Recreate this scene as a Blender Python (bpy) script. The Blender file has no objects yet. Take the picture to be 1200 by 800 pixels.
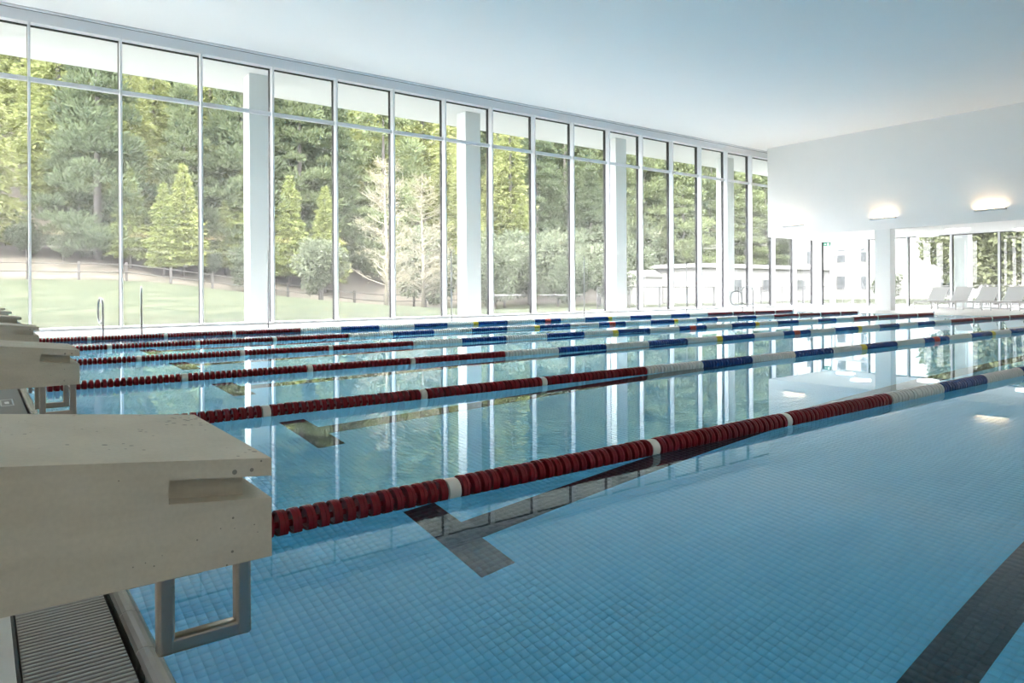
import bpy, bmesh, math, random
import numpy as np
from mathutils import Vector, Matrix

# ------------------------------------------------------------------ camera, sky, sun, exposure
SC = bpy.context.scene
COL = SC.collection
F_PX, U0, V0, TH, CAM_H, ROLL = 827.32, 595.29, 339.15, math.radians(53.0536), .9029, -.005243
CT, ST = math.cos(TH), math.sin(TH)
cam_d = bpy.data.cameras.new('camera')
cam_d.sensor_width = 36.0
cam_d.lens = F_PX / 1200 * 36
cam_d.shift_x = (600 - U0) / 1200
cam_d.shift_y = -(400 - V0) / 1200
cam_d.clip_start = .05
cam_d.clip_end = 1000
cam = bpy.data.objects.new('camera', cam_d)
COL.objects.link(cam)
fw = Vector((CT, ST, 0)); r0 = Vector((ST, -CT, 0)); up = Vector((0, 0, 1))
R_ = (r0 + up * ROLL).normalized(); U_ = (up - r0 * ROLL).normalized()
mw = Matrix.Identity(4)
for i in range(3):
    mw[i][0], mw[i][1], mw[i][2] = R_[i], U_[i], -fw[i]
mw.translation = Vector((0, 0, CAM_H))
cam.matrix_world = mw
SC.camera = cam

SKY_STRENGTH, SUN_STRENGTH = 10.0, 9.0
wd = bpy.data.worlds.new('overcast_sky')
SC.world = wd
wd.use_nodes = True
bg = wd.node_tree.nodes['Background']
bg.inputs[0].default_value = (1.0, .958, .985, 1)
bg.inputs[1].default_value = SKY_STRENGTH
sun_d = bpy.data.lights.new('hazy_sun', 'SUN')
sun_d.energy = SUN_STRENGTH
sun_d.angle = math.radians(12)
sun_d.color = (1, .95, .86)
sun = bpy.data.objects.new('hazy_sun', sun_d)
sun.rotation_euler = Vector((.72, .28, -.75)).to_track_quat('-Z', 'Y').to_euler()
COL.objects.link(sun)

vs = SC.view_settings
vs.view_transform = 'Standard'
vs.look = 'None'
vs.gamma = 1
vs.use_curve_mapping = False
vs.exposure = 1.05
SC.display_settings.display_device = 'sRGB'
cy = SC.cycles
cy.max_bounces = 14; cy.diffuse_bounces = 6; cy.glossy_bounces = 6
cy.transmission_bounces = 8; cy.transparent_max_bounces = 24
cy.sample_clamp_indirect = 8
cy.use_denoising = True
cy.blur_glossy = .3

UPLIGHT_W, DOWNLIGHT_E = 7.0, 2.4

# ------------------------------------------------------------------ materials
def nodes(m):
    return m.node_tree.nodes, m.node_tree.links
def mat(name, col, rough=.5, metal=0, spec=.5, noise=0, nscale=8, bump=0, bscale=40, emit=None, estr=0):
    m = bpy.data.materials.new(name); m.use_nodes = True
    N, L = nodes(m); b = N['Principled BSDF']
    b.inputs['Base Color'].default_value = (*col, 1)
    b.inputs['Roughness'].default_value = rough
    b.inputs['Metallic'].default_value = metal
    b.inputs['Specular IOR Level'].default_value = spec
    tc = N.new('ShaderNodeTexCoord')
    if noise:
        n = N.new('ShaderNodeTexNoise'); n.inputs['Scale'].default_value = nscale; n.inputs['Detail'].default_value = 6
        L.new(tc.outputs['Object'], n.inputs['Vector'])
        r = N.new('ShaderNodeMapRange'); r.inputs['To Min'].default_value = 1 - noise; r.inputs['To Max'].default_value = 1 + noise
        L.new(n.outputs['Fac'], r.inputs['Value'])
        x = N.new('ShaderNodeVectorMath'); x.operation = 'SCALE'; x.inputs[0].default_value = col
        L.new(r.outputs[0], x.inputs['Scale']); L.new(x.outputs[0], b.inputs['Base Color'])
    if bump:
        n = N.new('ShaderNodeTexNoise'); n.inputs['Scale'].default_value = bscale; n.inputs['Detail'].default_value = 4
        L.new(tc.outputs['Object'], n.inputs['Vector'])
        bp = N.new('ShaderNodeBump'); bp.inputs['Strength'].default_value = bump; bp.inputs['Distance'].default_value = .01
        L.new(n.outputs['Fac'], bp.inputs['Height']); L.new(bp.outputs[0], b.inputs['Normal'])
    if emit:
        b.inputs['Emission Color'].default_value = (*emit, 1); b.inputs['Emission Strength'].default_value = estr
    return m

M = {}
M['white'] = mat('white_paint', (.84, .85, .85), .6, noise=.015, nscale=2)
M['ceiling'] = mat('ceiling_paint', (.81, .825, .835), .7, noise=.01, nscale=1)
M['soffit'] = mat('soffit_white', (.74, .75, .76), .7)
M['alu'] = mat('white_aluminium', (.78, .80, .83), .35)
M['dark'] = mat('dark_gasket', (.008, .009, .011), .6, spec=.2)
M['deck'] = mat('deck_stone', (.66, .65, .62), .45, noise=.06, nscale=14, bump=.1, bscale=60)
M['column'] = mat('column_plaster', (.80, .82, .82), .7)
M['steel'] = mat('brushed_steel', (.50, .44, .38), .30, metal=1, noise=.08, nscale=60)
M['steel_thin'] = mat('rail_steel', (.34, .35, .36), .3, metal=1)
M['slat'] = mat('grate_plastic', (.36, .36, .345), .5, noise=.08, nscale=90)
M['grout_dark'] = mat('channel_dark', (.06, .06, .06), .7)
M['nosing'] = mat('edge_ceramic', (.20, .195, .185), .22, noise=.1, nscale=30)
M['grout_light'] = mat('grout_light', (.62, .62, .60), .7)
M['red'] = mat('float_red', (.21, .003, .011), .3, spec=.35, noise=.1, nscale=20)
M['blue'] = mat('float_blue', (.008, .055, .26), .25)
M['wfloat'] = mat('float_white', (.74, .74, .71), .3)
M['cream'] = mat('float_cream', (.78, .74, .66), .35)
M['yellow'] = mat('float_yellow', (.78, .62, .06), .3)
M['orange'] = mat('float_mark_red', (.55, .05, .03), .3)
M['wire'] = mat('tension_wire', (.45, .45, .45), .3, metal=1)
M['lamp'] = mat('lamp_body', (.70, .72, .74), .45)
M['lamp_glow'] = mat('lamp_strip', (1, .9, .75), .5, emit=(1, .78, .52), estr=2.5)
M['disc_glow'] = mat('downlight_glow', (1, 1, 1), .5, emit=(1, .97, .92), estr=DOWNLIGHT_E)
M['exit'] = mat('exit_green', (.02, .22, .13), .4)
M['exit_white'] = mat('exit_white', (.85, .9, .87), .4)
M['lounger'] = mat('lounger_white', (.60, .60, .60), .45)
M['mesh_fabric'] = mat('lounger_fabric', (.52, .53, .53), .7)
M['bwall'] = mat('render_white', (.20, .197, .192), .8, noise=.02, nscale=.5)
M['bwin'] = mat('house_window', (.05, .055, .06), .15)
M['bframe'] = mat('house_frame', (.12, .12, .115), .6)
M['terrace'] = mat('terrace_paving', (.17, .17, .167), .8, noise=.05, nscale=3)
M['bounce_strip'] = mat('bounce_strip_pale', (.32, .315, .308), .8, noise=.06, nscale=3)  # terrace colour made lighter so the strip bounces more light
M['railing'] = mat('railing_grey', (.09, .09, .095), .5)
M['wood_post'] = mat('weathered_wood', (.028, .025, .021), .8, noise=.2, nscale=6)
M['bark'] = mat('bark', (.05, .044, .04), .9, noise=.3, nscale=3)
M['bark_pale'] = mat('bark_pale', (.17, .155, .12), .9, noise=.2, nscale=3)

def concrete():
    m = mat('cast_concrete', (.42, .405, .355), .62)
    N, L = nodes(m); b = N['Principled BSDF']; tc = N['Texture Coordinate']
    n = N.new('ShaderNodeTexNoise'); n.inputs['Scale'].default_value = 5; n.inputs['Detail'].default_value = 8
    mp = N.new('ShaderNodeMapping'); mp.inputs['Scale'].default_value = (1, 1, 4)
    L.new(tc.outputs['Object'], mp.inputs['Vector']); L.new(mp.outputs[0], n.inputs['Vector'])
    cr = N.new('ShaderNodeValToRGB')
    cr.color_ramp.elements[0].position = .3; cr.color_ramp.elements[0].color = (.57, .53, .435, 1)
    cr.color_ramp.elements[1].position = .72; cr.color_ramp.elements[1].color = (.69, .645, .54, 1)
    L.new(n.outputs['Fac'], cr.inputs['Fac'])
    # fine speckle
    n2 = N.new('ShaderNodeTexNoise'); n2.inputs['Scale'].default_value = 140; n2.inputs['Detail'].default_value = 3
    L.new(tc.outputs['Object'], n2.inputs['Vector'])
    mr = N.new('ShaderNodeMapRange'); mr.inputs['To Min'].default_value = .9; mr.inputs['To Max'].default_value = 1.1
    L.new(n2.outputs['Fac'], mr.inputs['Value'])
    x = N.new('ShaderNodeVectorMath'); x.operation = 'SCALE'
    L.new(cr.outputs[0], x.inputs[0]); L.new(mr.outputs[0], x.inputs['Scale'])
    # air holes
    v = N.new('ShaderNodeTexVoronoi'); v.inputs['Scale'].default_value = 62
    L.new(tc.outputs['Object'], v.inputs['Vector'])
    n3 = N.new('ShaderNodeTexNoise'); n3.inputs['Scale'].default_value = 9; n3.inputs['Detail'].default_value = 2
    L.new(tc.outputs['Object'], n3.inputs['Vector'])
    th = N.new('ShaderNodeMapRange'); th.inputs['From Min'].default_value = .47; th.inputs['From Max'].default_value = .68
    th.inputs['To Min'].default_value = 0; th.inputs['To Max'].default_value = .30
    L.new(n3.outputs['Fac'], th.inputs['Value'])
    lt = N.new('ShaderNodeMath'); lt.operation = 'LESS_THAN'
    L.new(v.outputs['Distance'], lt.inputs[0]); L.new(th.outputs[0], lt.inputs[1])
    mx = N.new('ShaderNodeMix'); mx.data_type = 'RGBA'
    mx.inputs[7].default_value = (.26, .24, .20, 1)
    L.new(lt.outputs[0], mx.inputs[0]); L.new(x.outputs[0], mx.inputs[6]); L.new(mx.outputs[2], b.inputs['Base Color'])
    bp = N.new('ShaderNodeBump'); bp.inputs['Strength'].default_value = .25; bp.inputs['Distance'].default_value = .004; bp.invert = True
    L.new(lt.outputs[0], bp.inputs['Height']); L.new(bp.outputs[0], b.inputs['Normal'])
    return m
M['concrete'] = concrete()

def tile_mat(name, grid):
    m = mat(name, (.22, .46, .60), .35)
    N, L = nodes(m); b = N['Principled BSDF']
    geo = N.new('ShaderNodeNewGeometry')
    n = N.new('ShaderNodeTexNoise'); n.inputs['Scale'].default_value = 3.0; n.inputs['Detail'].default_value = 3
    L.new(geo.outputs['Position'], n.inputs['Vector'])
    cr = N.new('ShaderNodeValToRGB')
    cr.color_ramp.elements[0].position = .3; cr.color_ramp.elements[0].color = (.19, .68, .95, 1)
    cr.color_ramp.elements[1].position = .7; cr.color_ramp.elements[1].color = (.22, .72, .97, 1)
    L.new(n.outputs['Fac'], cr.inputs['Fac'])
    if grid:
        mp = N.new('ShaderNodeMapping'); mp.inputs['Location'].default_value = (-.36, -.262, 0)
        L.new(geo.outputs['Position'], mp.inputs['Vector'])
        br = N.new('ShaderNodeTexBrick')
        br.offset = 0; br.squash = 1
        br.inputs['Scale'].default_value = 1
        br.inputs['Brick Width'].default_value = .05; br.inputs['Row Height'].default_value = .05
        br.inputs['Mortar Size'].default_value = .0009; br.inputs['Mortar Smooth'].default_value = .1
        br.inputs['Mortar'].default_value = (.16, .61, .85, 1)
        L.new(cr.outputs[0], br.inputs['Color1']); L.new(cr.outputs[0], br.inputs['Color2'])
        L.new(mp.outputs[0], br.inputs['Vector'])
        L.new(br.outputs['Color'], b.inputs['Base Color'])
    else:
        L.new(cr.outputs[0], b.inputs['Base Color'])
    return m
M['tile'] = tile_mat('pool_tile', False)
M['tile_grid'] = tile_mat('pool_tile_grid', True)
M['tile_grout'] = mat('pool_grout', (.17, .65, .88), .8)
M['tile_dark'] = mat('lane_tile', (.012, .018, .026), .5, spec=.2)

def water_mat():
    m = bpy.data.materials.new('pool_water'); m.use_nodes = True
    N, L = nodes(m); N.remove(N['Principled BSDF'])
    out = N['Material Output']
    g = N.new('ShaderNodeBsdfGlass'); g.inputs['IOR'].default_value = 1.333; g.inputs['Roughness'].default_value = 0
    g.inputs['Color'].default_value = (.90, .985, 1, 1)
    tc = N.new('ShaderNodeTexCoord')
    n = N.new('ShaderNodeTexNoise'); n.inputs['Scale'].default_value = 3.5; n.inputs['Detail'].default_value = 2.5
    L.new(tc.outputs['Object'], n.inputs['Vector'])
    bp = N.new('ShaderNodeBump'); bp.inputs['Strength'].default_value = .0012; bp.inputs['Distance'].default_value = .1
    L.new(n.outputs['Fac'], bp.inputs['Height']); L.new(bp.outputs[0], g.inputs['Normal'])
    L.new(g.outputs[0], out.inputs['Surface'])
    return m
M['water'] = water_mat()

def pane_mat():
    m = bpy.data.materials.new('window_glass'); m.use_nodes = True
    N, L = nodes(m); N.remove(N['Principled BSDF'])
    out = N['Material Output']
    tr = N.new('ShaderNodeBsdfTransparent'); tr.inputs[0].default_value = (.95, .975, .97, 1)
    gl = N.new('ShaderNodeBsdfGlossy'); gl.inputs['Roughness'].default_value = 0
    fr = N.new('ShaderNodeFresnel'); fr.inputs['IOR'].default_value = 1.6
    geo = N.new('ShaderNodeNewGeometry')
    sub = N.new('ShaderNodeMath'); sub.operation = 'SUBTRACT'; sub.inputs[0].default_value = 1
    L.new(geo.outputs['Backfacing'], sub.inputs[1])
    mul = N.new('ShaderNodeMath'); mul.operation = 'MULTIPLY'
    L.new(fr.outputs[0], mul.inputs[0]); L.new(sub.outputs[0], mul.inputs[1])
    mx = N.new('ShaderNodeMixShader')
    L.new(mul.outputs[0], mx.inputs[0]); L.new(tr.outputs[0], mx.inputs[1]); L.new(gl.outputs[0], mx.inputs[2])
    # pale translucent veil mixed in to paint glare and haze over the view
    veil = N.new('ShaderNodeBsdfTranslucent'); veil.inputs[0].default_value = (.9, .92, .92, 1)
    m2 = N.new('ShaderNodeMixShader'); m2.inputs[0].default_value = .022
    L.new(mx.outputs[0], m2.inputs[1]); L.new(veil.outputs[0], m2.inputs[2])
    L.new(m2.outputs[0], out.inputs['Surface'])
    return m
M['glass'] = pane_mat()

def leaf_mat(name, c0, c1, trans=.35):
    m = bpy.data.materials.new(name); m.use_nodes = True
    N, L = nodes(m); N.remove(N['Principled BSDF'])
    out = N['Material Output']
    oi = N.new('ShaderNodeObjectInfo')
    geo = N.new('ShaderNodeNewGeometry')
    n = N.new('ShaderNodeTexNoise'); n.inputs['Scale'].default_value = .9; n.inputs['Detail'].default_value = 3
    L.new(geo.outputs['Position'], n.inputs['Vector'])
    ad = N.new('ShaderNodeMath'); ad.operation = 'MULTIPLY_ADD'; ad.inputs[1].default_value = .6; ad.inputs[2].default_value = -.3
    L.new(oi.outputs['Random'], ad.inputs[0])
    a2 = N.new('ShaderNodeMath'); a2.operation = 'ADD'
    L.new(ad.outputs[0], a2.inputs[0]); L.new(n.outputs['Fac'], a2.inputs[1])
    cr = N.new('ShaderNodeValToRGB')
    cr.color_ramp.elements[0].position = .2; cr.color_ramp.elements[0].color = (*c0, 1)
    cr.color_ramp.elements[1].position = .8; cr.color_ramp.elements[1].color = (*c1, 1)
    L.new(a2.outputs[0], cr.inputs[0])
    d = N.new('ShaderNodeBsdfDiffuse'); t = N.new('ShaderNodeBsdfTranslucent')
    L.new(cr.outputs[0], d.inputs[0]); L.new(cr.outputs[0], t.inputs[0])
    mx = N.new('ShaderNodeMixShader'); mx.inputs[0].default_value = trans
    L.new(d.outputs[0], mx.inputs[1]); L.new(t.outputs[0], mx.inputs[2]); L.new(mx.outputs[0], out.inputs['Surface'])
    return m
M['pine'] = leaf_mat('pine_needles', (.064, .082, .048), (.125, .148, .075))
M['larch'] = leaf_mat('larch_needles', (.125, .145, .058), (.195, .21, .088))
M['young'] = leaf_mat('young_larch_needles', (.135, .16, .058), (.185, .205, .075))
M['pale'] = leaf_mat('pale_buds', (.12, .112, .07), (.17, .158, .105))
M['broad'] = leaf_mat('broad_leaves', (.06, .075, .04), (.11, .12, .068))
M['shrub'] = leaf_mat('shrub_leaves', (.065, .08, .052), (.105, .12, .08))

def ground_mat():
    m = mat('hill_ground', (.3, .4, .15), .95, spec=.1)
    N, L = nodes(m); b = N['Principled BSDF']
    geo = N.new('ShaderNodeNewGeometry')
    sx = N.new('ShaderNodeSeparateXYZ'); L.new(geo.outputs['Position'], sx.inputs[0])
    n = N.new('ShaderNodeTexNoise'); n.inputs['Scale'].default_value = .35; n.inputs['Detail'].default_value = 8
    L.new(geo.outputs['Position'], n.inputs['Vector'])
    n2 = N.new('ShaderNodeTexNoise'); n2.inputs['Scale'].default_value = .9; n2.inputs['Detail'].default_value = 9; n2.inputs['Roughness'].default_value = .68
    L.new(geo.outputs['Position'], n2.inputs['Vector'])
    g = N.new('ShaderNodeValToRGB')
    g.color_ramp.elements[0].position = .38; g.color_ramp.elements[0].color = (.011, .018, .006, 1)
    g.color_ramp.elements[1].position = .64; g.color_ramp.elements[1].color = (.038, .042, .024, 1)
    L.new(n2.outputs['Fac'], g.inputs[0])
    e = N.new('ShaderNodeValToRGB')
    e.color_ramp.elements[0].position = .35; e.color_ramp.elements[0].color = (.034, .034, .024, 1)
    e.color_ramp.elements[1].position = .65; e.color_ramp.elements[1].color = (.085, .072, .060, 1)
    L.new(n2.outputs['Fac'], e.inputs[0])
    # where the meadow ends and the forest soil begins
    ma = N.new('ShaderNodeMath'); ma.operation = 'MULTIPLY_ADD'; ma.inputs[1].default_value = 9; 
    L.new(n.outputs['Fac'], ma.inputs[0]); L.new(sx.outputs['Y'], ma.inputs[2])
    mr = N.new('ShaderNodeMapRange'); mr.inputs['From Min'].default_value = 53.5; mr.inputs['From Max'].default_value = 56.0
    L.new(ma.outputs[0], mr.inputs['Value'])
    mx = N.new('ShaderNodeMix'); mx.data_type = 'RGBA'
    L.new(mr.outputs[0], mx.inputs[0]); L.new(g.outputs[0], mx.inputs[6]); L.new(e.outputs[0], mx.inputs[7])
    L.new(mx.outputs[2], b.inputs['Base Color'])
    return m
M['ground'] = ground_mat()

# ------------------------------------------------------------------ helpers
class MB:
    """collects shapes; build() links them as ONE mesh object"""
    def __init__(s): s.v = []; s.f = []; s.mi = []
    def add(s, vs_, fs, mi=0):
        o = len(s.v); s.v += [tuple(p) for p in vs_]
        for f in fs: s.f.append(tuple(i + o for i in f)); s.mi.append(mi)
        return s
    def box(s, x0, x1, y0, y1, z0, z1, mi=0):
        return s.hexa([(x0, y0, z0), (x1, y0, z0), (x1, y1, z0), (x0, y1, z0), (x0, y0, z1), (x1, y0, z1), (x1, y1, z1), (x0, y1, z1)], mi)
    def hexa(s, p, mi=0):
        return s.add(p, [(3, 2, 1, 0), (4, 5, 6, 7), (0, 1, 5, 4), (1, 2, 6, 5), (2, 3, 7, 6), (3, 0, 4, 7)], mi)
    def prism(s, prof, a0, a1, axis, mi=0):
        n = len(prof)
        def P(p, a):
            return (a, p[0], p[1]) if axis == 'x' else ((p[0], a, p[1]) if axis == 'y' else (p[0], p[1], a))
        vs_ = [P(p, a0) for p in prof] + [P(p, a1) for p in prof]
        fs = [(i, (i + 1) % n, (i + 1) % n + n, i + n) for i in range(n)]
        fs += [tuple(range(n - 1, -1, -1)), tuple(range(n, 2 * n))]
        return s.add(vs_, fs, mi)
    def tube(s, pts, r, seg=8, mi=0, cap=True):
        pts = [Vector(p) for p in pts]; rings = []
        rr = r if hasattr(r, '__len__') else [r] * len(pts)
        ref = None
        for i, p in enumerate(pts):
            d = (pts[min(i + 1, len(pts) - 1)] - pts[max(i - 1, 0)]).normalized()
            if ref is None: ref = d.orthogonal().normalized()
            ref = (ref - d * ref.dot(d)).normalized()
            b = d.cross(ref)
            rings.append([p + (ref * math.cos(2 * math.pi * k / seg) + b * math.sin(2 * math.pi * k / seg)) * rr[i] for k in range(seg)])
        vs_ = [q for r_ in rings for q in r_]
        fs = []
        for i in range(len(pts) - 1):
            for k in range(seg):
                k2 = (k + 1) % seg
                fs.append((i * seg + k, i * seg + k2, (i + 1) * seg + k2, (i + 1) * seg + k))
        if cap:
            fs.append(tuple(range(seg - 1, -1, -1))); n = (len(pts) - 1) * seg
            fs.append(tuple(range(n, n + seg)))
        return s.add(vs_, fs, mi)
    def lathe_x(s, prof, seg, cx=0, cy=0, cz=0, mi=0, rot=0):
        n = len(prof); vs_ = []
        for (x, r) in prof:
            for k in range(seg):
                a = 2 * math.pi * (k + rot) / seg
                vs_.append((cx + x, cy + r * math.cos(a), cz + r * math.sin(a)))
        fs = []
        for i in range(n - 1):
            for k in range(seg):
                k2 = (k + 1) % seg
                fs.append((i * seg + k, (i + 1) * seg + k, (i + 1) * seg + k2, i * seg + k2))
        fs.append(tuple(range(seg))); fs.append(tuple((n - 1) * seg + k for k in range(seg - 1, -1, -1)))
        return s.add(vs_, fs, mi)
    def mesh(s, name, mats, smooth=False):
        me = bpy.data.meshes.new(name)
        me.from_pydata(s.v, [], s.f)
        for m in (mats if isinstance(mats, (list, tuple)) else [mats]): me.materials.append(m)
        if any(s.mi): me.polygons.foreach_set('material_index', s.mi)
        bm = bmesh.new(); bm.from_mesh(me); bmesh.ops.recalc_face_normals(bm, faces=bm.faces); bm.to_mesh(me); bm.free()
        if smooth: me.polygons.foreach_set('use_smooth', [True] * len(me.polygons))
        me.update()
        return me
    def build(s, name, mats, parent=None, smooth=False, loc=None):
        return link(name, s.mesh(name, mats, smooth), parent, loc)

def link(name, me, parent=None, loc=None, rz=0):
    o = bpy.data.objects.new(name, me); COL.objects.link(o)
    if parent: o.parent = parent
    if loc: o.location = loc
    if rz: o.rotation_euler.z = rz
    return o
def tag(o, label=None, cat=None, group=None, kind=None):
    if label: o['label'] = label
    if cat: o['category'] = cat
    if group: o['group'] = group
    if kind: o['kind'] = kind
    return o
def empty(name, loc=(0, 0, 0), rz=0):
    o = bpy.data.objects.new(name, None); COL.objects.link(o)
    o.location = loc; o.rotation_euler.z = rz; o.empty_display_size = .2
    return o
def quick_mesh(name, V, Fq, mats):
    """numpy quads -> mesh"""
    me = bpy.data.meshes.new(name)
    V = np.asarray(V, 'f'); Fq = np.asarray(Fq, 'i')
    me.vertices.add(len(V)); me.vertices.foreach_set('co', V.ravel())
    k = Fq.shape[1]
    me.loops.add(Fq.size); me.loops.foreach_set('vertex_index', Fq.ravel())
    me.polygons.add(len(Fq)); me.polygons.foreach_set('loop_start', np.arange(len(Fq), dtype='i') * k)
    for m in (mats if isinstance(mats, (list, tuple)) else [mats]): me.materials.append(m)
    me.update(calc_edges=True); me.validate()
    return me

# ------------------------------------------------------------------ key dimensions (metres, water level z = 0)
X0, X1 = .36, 25.16          # pool ends
Y0, Y1 = -1.30, 16.75        # pool sides
DEPTH = 2.0
LANE = [1.387 + 2.5 * i for i in range(6)]
ROPE = [2.637 + 2.5 * i for i in range(6)]
YW = 19.207                  # window wall
XM, DM = .929, 1.8191        # mullion grid
ZT, ZTR, ZC = 6.9365, 5.6457, 7.23
XB, ZB, YB_END = 28.68, 3.21, 18.5   # bulkhead over the far end
XE = 34.244                  # glazed end wall
YS = -1.90                   # bulkhead along the near side
YBACK, XBACK = -9.5, -7.0

# ------------------------------------------------------------------ setting: deck, pool basin, water
b = MB()
b.box(XBACK, .07, YBACK, YW + .12, -.35, 0)
b.box(.07, X1 + .06, Y1 + .05, YW + .12, -.35, 0)
b.box(.07, X1 + .06, YBACK, Y0 - .05, -.35, 0)
b.box(X1 + .06, XE + .12, YBACK, YW + .12, -.35, 0)
tag(b.build('floor', M['deck']), 'pale stone pool deck running round the basin', 'floor', kind='structure')

# pool floor: 5 cm mosaic, real tiles close to the camera, material beyond
TX0, TX1, TY0, TY1, TS, TG = X0, X0 + .05 * 172, 1.262 - .05 * 12, 1.262 - .05 * 12 + .05 * 112, .05, .0013
b = MB()
b.box(TX0, TX1, TY0, TY1, -DEPTH - .2, -DEPTH - .0015, 1)
b.box(X0 - .1, TX1, Y0 - .1, TY0, -DEPTH - .2, -DEPTH, 0)
b.box(X0 - .1, TX1, TY1, Y1 + .1, -DEPTH - .2, -DEPTH, 0)
b.box(TX1, X1 + .1, Y0 - .1, Y1 + .1, -DEPTH - .2, -DEPTH, 0)
pf = b.build('pool_floor', [M['tile_grid'], M['tile_grout']])
tag(pf, 'light blue mosaic pool floor with dark lane lines', 'pool floor', kind='structure')
nx, ny = round((TX1 - TX0) / TS), round((TY1 - TY0) / TS)
gx, gy = np.meshgrid(TX0 + TS * (np.arange(nx) + .5), TY0 + TS * (np.arange(ny) + .5), indexing='ij')
gx, gy = gx.ravel(), gy.ravel()
dark = np.zeros(len(gx), bool)
XT0, XT1 = X0 + 2.0, X0 + 2.25
for ly in LANE:
    dark |= (gx > XT0) & (np.abs(gy - ly) < .125)
    dark |= (gx > XT0) & (gx < XT1) & (np.abs(gy - ly) < .5)
def tile_mesh(name, cx, cy, m):
    h = TS / 2 - TG / 2; z1, z0 = -DEPTH, -DEPTH - .0015; c = .0002
    n = len(cx)
    V = np.zeros((n, 8, 3)); sgn = [(-1, -1), (1, -1), (1, 1), (-1, 1)]
    rng = np.random.default_rng(3)
    dz = rng.uniform(-.0001, .0001, n)
    for k, (a, d) in enumerate(sgn):
        V[:, k] = np.stack([cx + a * h, cy + d * h, np.full(n, z0)], 1)
        V[:, k + 4] = np.stack([cx + a * (h - c), cy + d * (h - c), z1 + dz], 1)
    Fb = np.array([(4, 5, 6, 7), (0, 1, 5, 4), (1, 2, 6, 5), (2, 3, 7, 6), (3, 0, 4, 7)])
    Fq = (Fb[None] + 8 * np.arange(n)[:, None, None]).reshape(-1, 4)
    return quick_mesh(name, V.reshape(-1, 3), Fq, m)
# which tiles show largest: follow the ray through the water surface
def see_floor(x, y):
    L = np.hypot(x, y); lo = np.zeros_like(L); hi = L.copy()
    for _ in range(40):
        s = (lo + hi) / 2
        si = s / np.hypot(s, CAM_H); sr = (L - s) / np.hypot(L - s, DEPTH)
        g = si < 1.333 * sr
        lo = np.where(g, s, lo); hi = np.where(g, hi, s)
    sx, sy = x / L * lo, y / L * lo
    d = sx * CT + sy * ST; r = sx * ST - sy * CT
    return U0 + F_PX * r / d, V0 + F_PX * CAM_H / d
uu, vv = see_floor(gx, gy)
inview = (uu > 215) & (uu < 1200) & (vv < 800) & ~dark
order = np.argsort(np.where(inview, -vv, 1e9))[:300]
single = np.zeros(len(gx), bool); single[order] = True
one = tile_mesh('tile', np.array([0.]), np.array([0.]), M['tile'])
for i in order:
    link('tile', one, pf, (float(gx[i]), float(gy[i]), 0))
rest = ~single & ~dark
tag(link('tiles', tile_mesh('tiles', gx[rest], gy[rest], M['tile']), pf), kind='stuff')
for ly in LANE:
    near = ly < TY1
    b = MB()
    if near:
        s_ = dark & (np.abs(gy - ly) < .6)
        o = link('lane_line', tile_mesh('lane_line', gx[s_], gy[s_], M['tile_dark']), pf)
        b.box(TX1, X1 - 2.0, ly - .125, ly + .125, -DEPTH, -DEPTH + .003)
        b.box(XT0 + .001, TX1, ly - .124, ly + .124, -DEPTH - .003, -DEPTH - .0004)
        b.box(XT0 + .001, XT1 - .001, ly - .499, ly + .499, -DEPTH - .003, -DEPTH - .00045)
    else:
        b.box(XT0, X1 - 2.0, ly - .125, ly + .125, -DEPTH, -DEPTH + .003)
        b.box(XT0, XT1, ly - .5, ly + .5, -DEPTH, -DEPTH + .0035)
    b.box(X1 - 2.25, X1 - 2.0, ly - .5, ly + .5, -DEPTH, -DEPTH + .0035)
    b.build('lane_line', M['tile_dark'], pf)
for nm, bx, lb in (('wall_pool_start', (X0 - .06, X0, Y0, Y1, -DEPTH, -.06), 'tiled pool wall below the starting blocks'),
                   ('wall_pool_end', (X1, X1 + .06, Y0, Y1, -DEPTH, -.06), 'tiled pool wall at the far end of the lanes'),
                   ('wall_pool_window_side', (X0, X1, Y1, Y1 + .06, -DEPTH, -.06), 'tiled pool wall along the window side'),
                   ('wall_pool_near_side', (X0, X1, Y0 - .06, Y0, -DEPTH, -.06), 'tiled pool wall along the near side')):
    tag(MB().box(*bx).build(nm, M['tile_grid']), lb, 'pool wall', kind='structure')
wm = bpy.data.meshes.new('pool_water')
wm.from_pydata([(X0 - .008, Y0 - .008, 0), (X1 + .008, Y0 - .008, 0), (X1 + .008, Y1 + .008, 0), (X0 - .008, Y1 + .008, 0)], [], [(0, 1, 2, 3)])
wm.materials.append(M['water'])
tag(link('pool_water', wm), 'calm clear water filling the swimming pool', 'water', kind='stuff')

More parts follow.
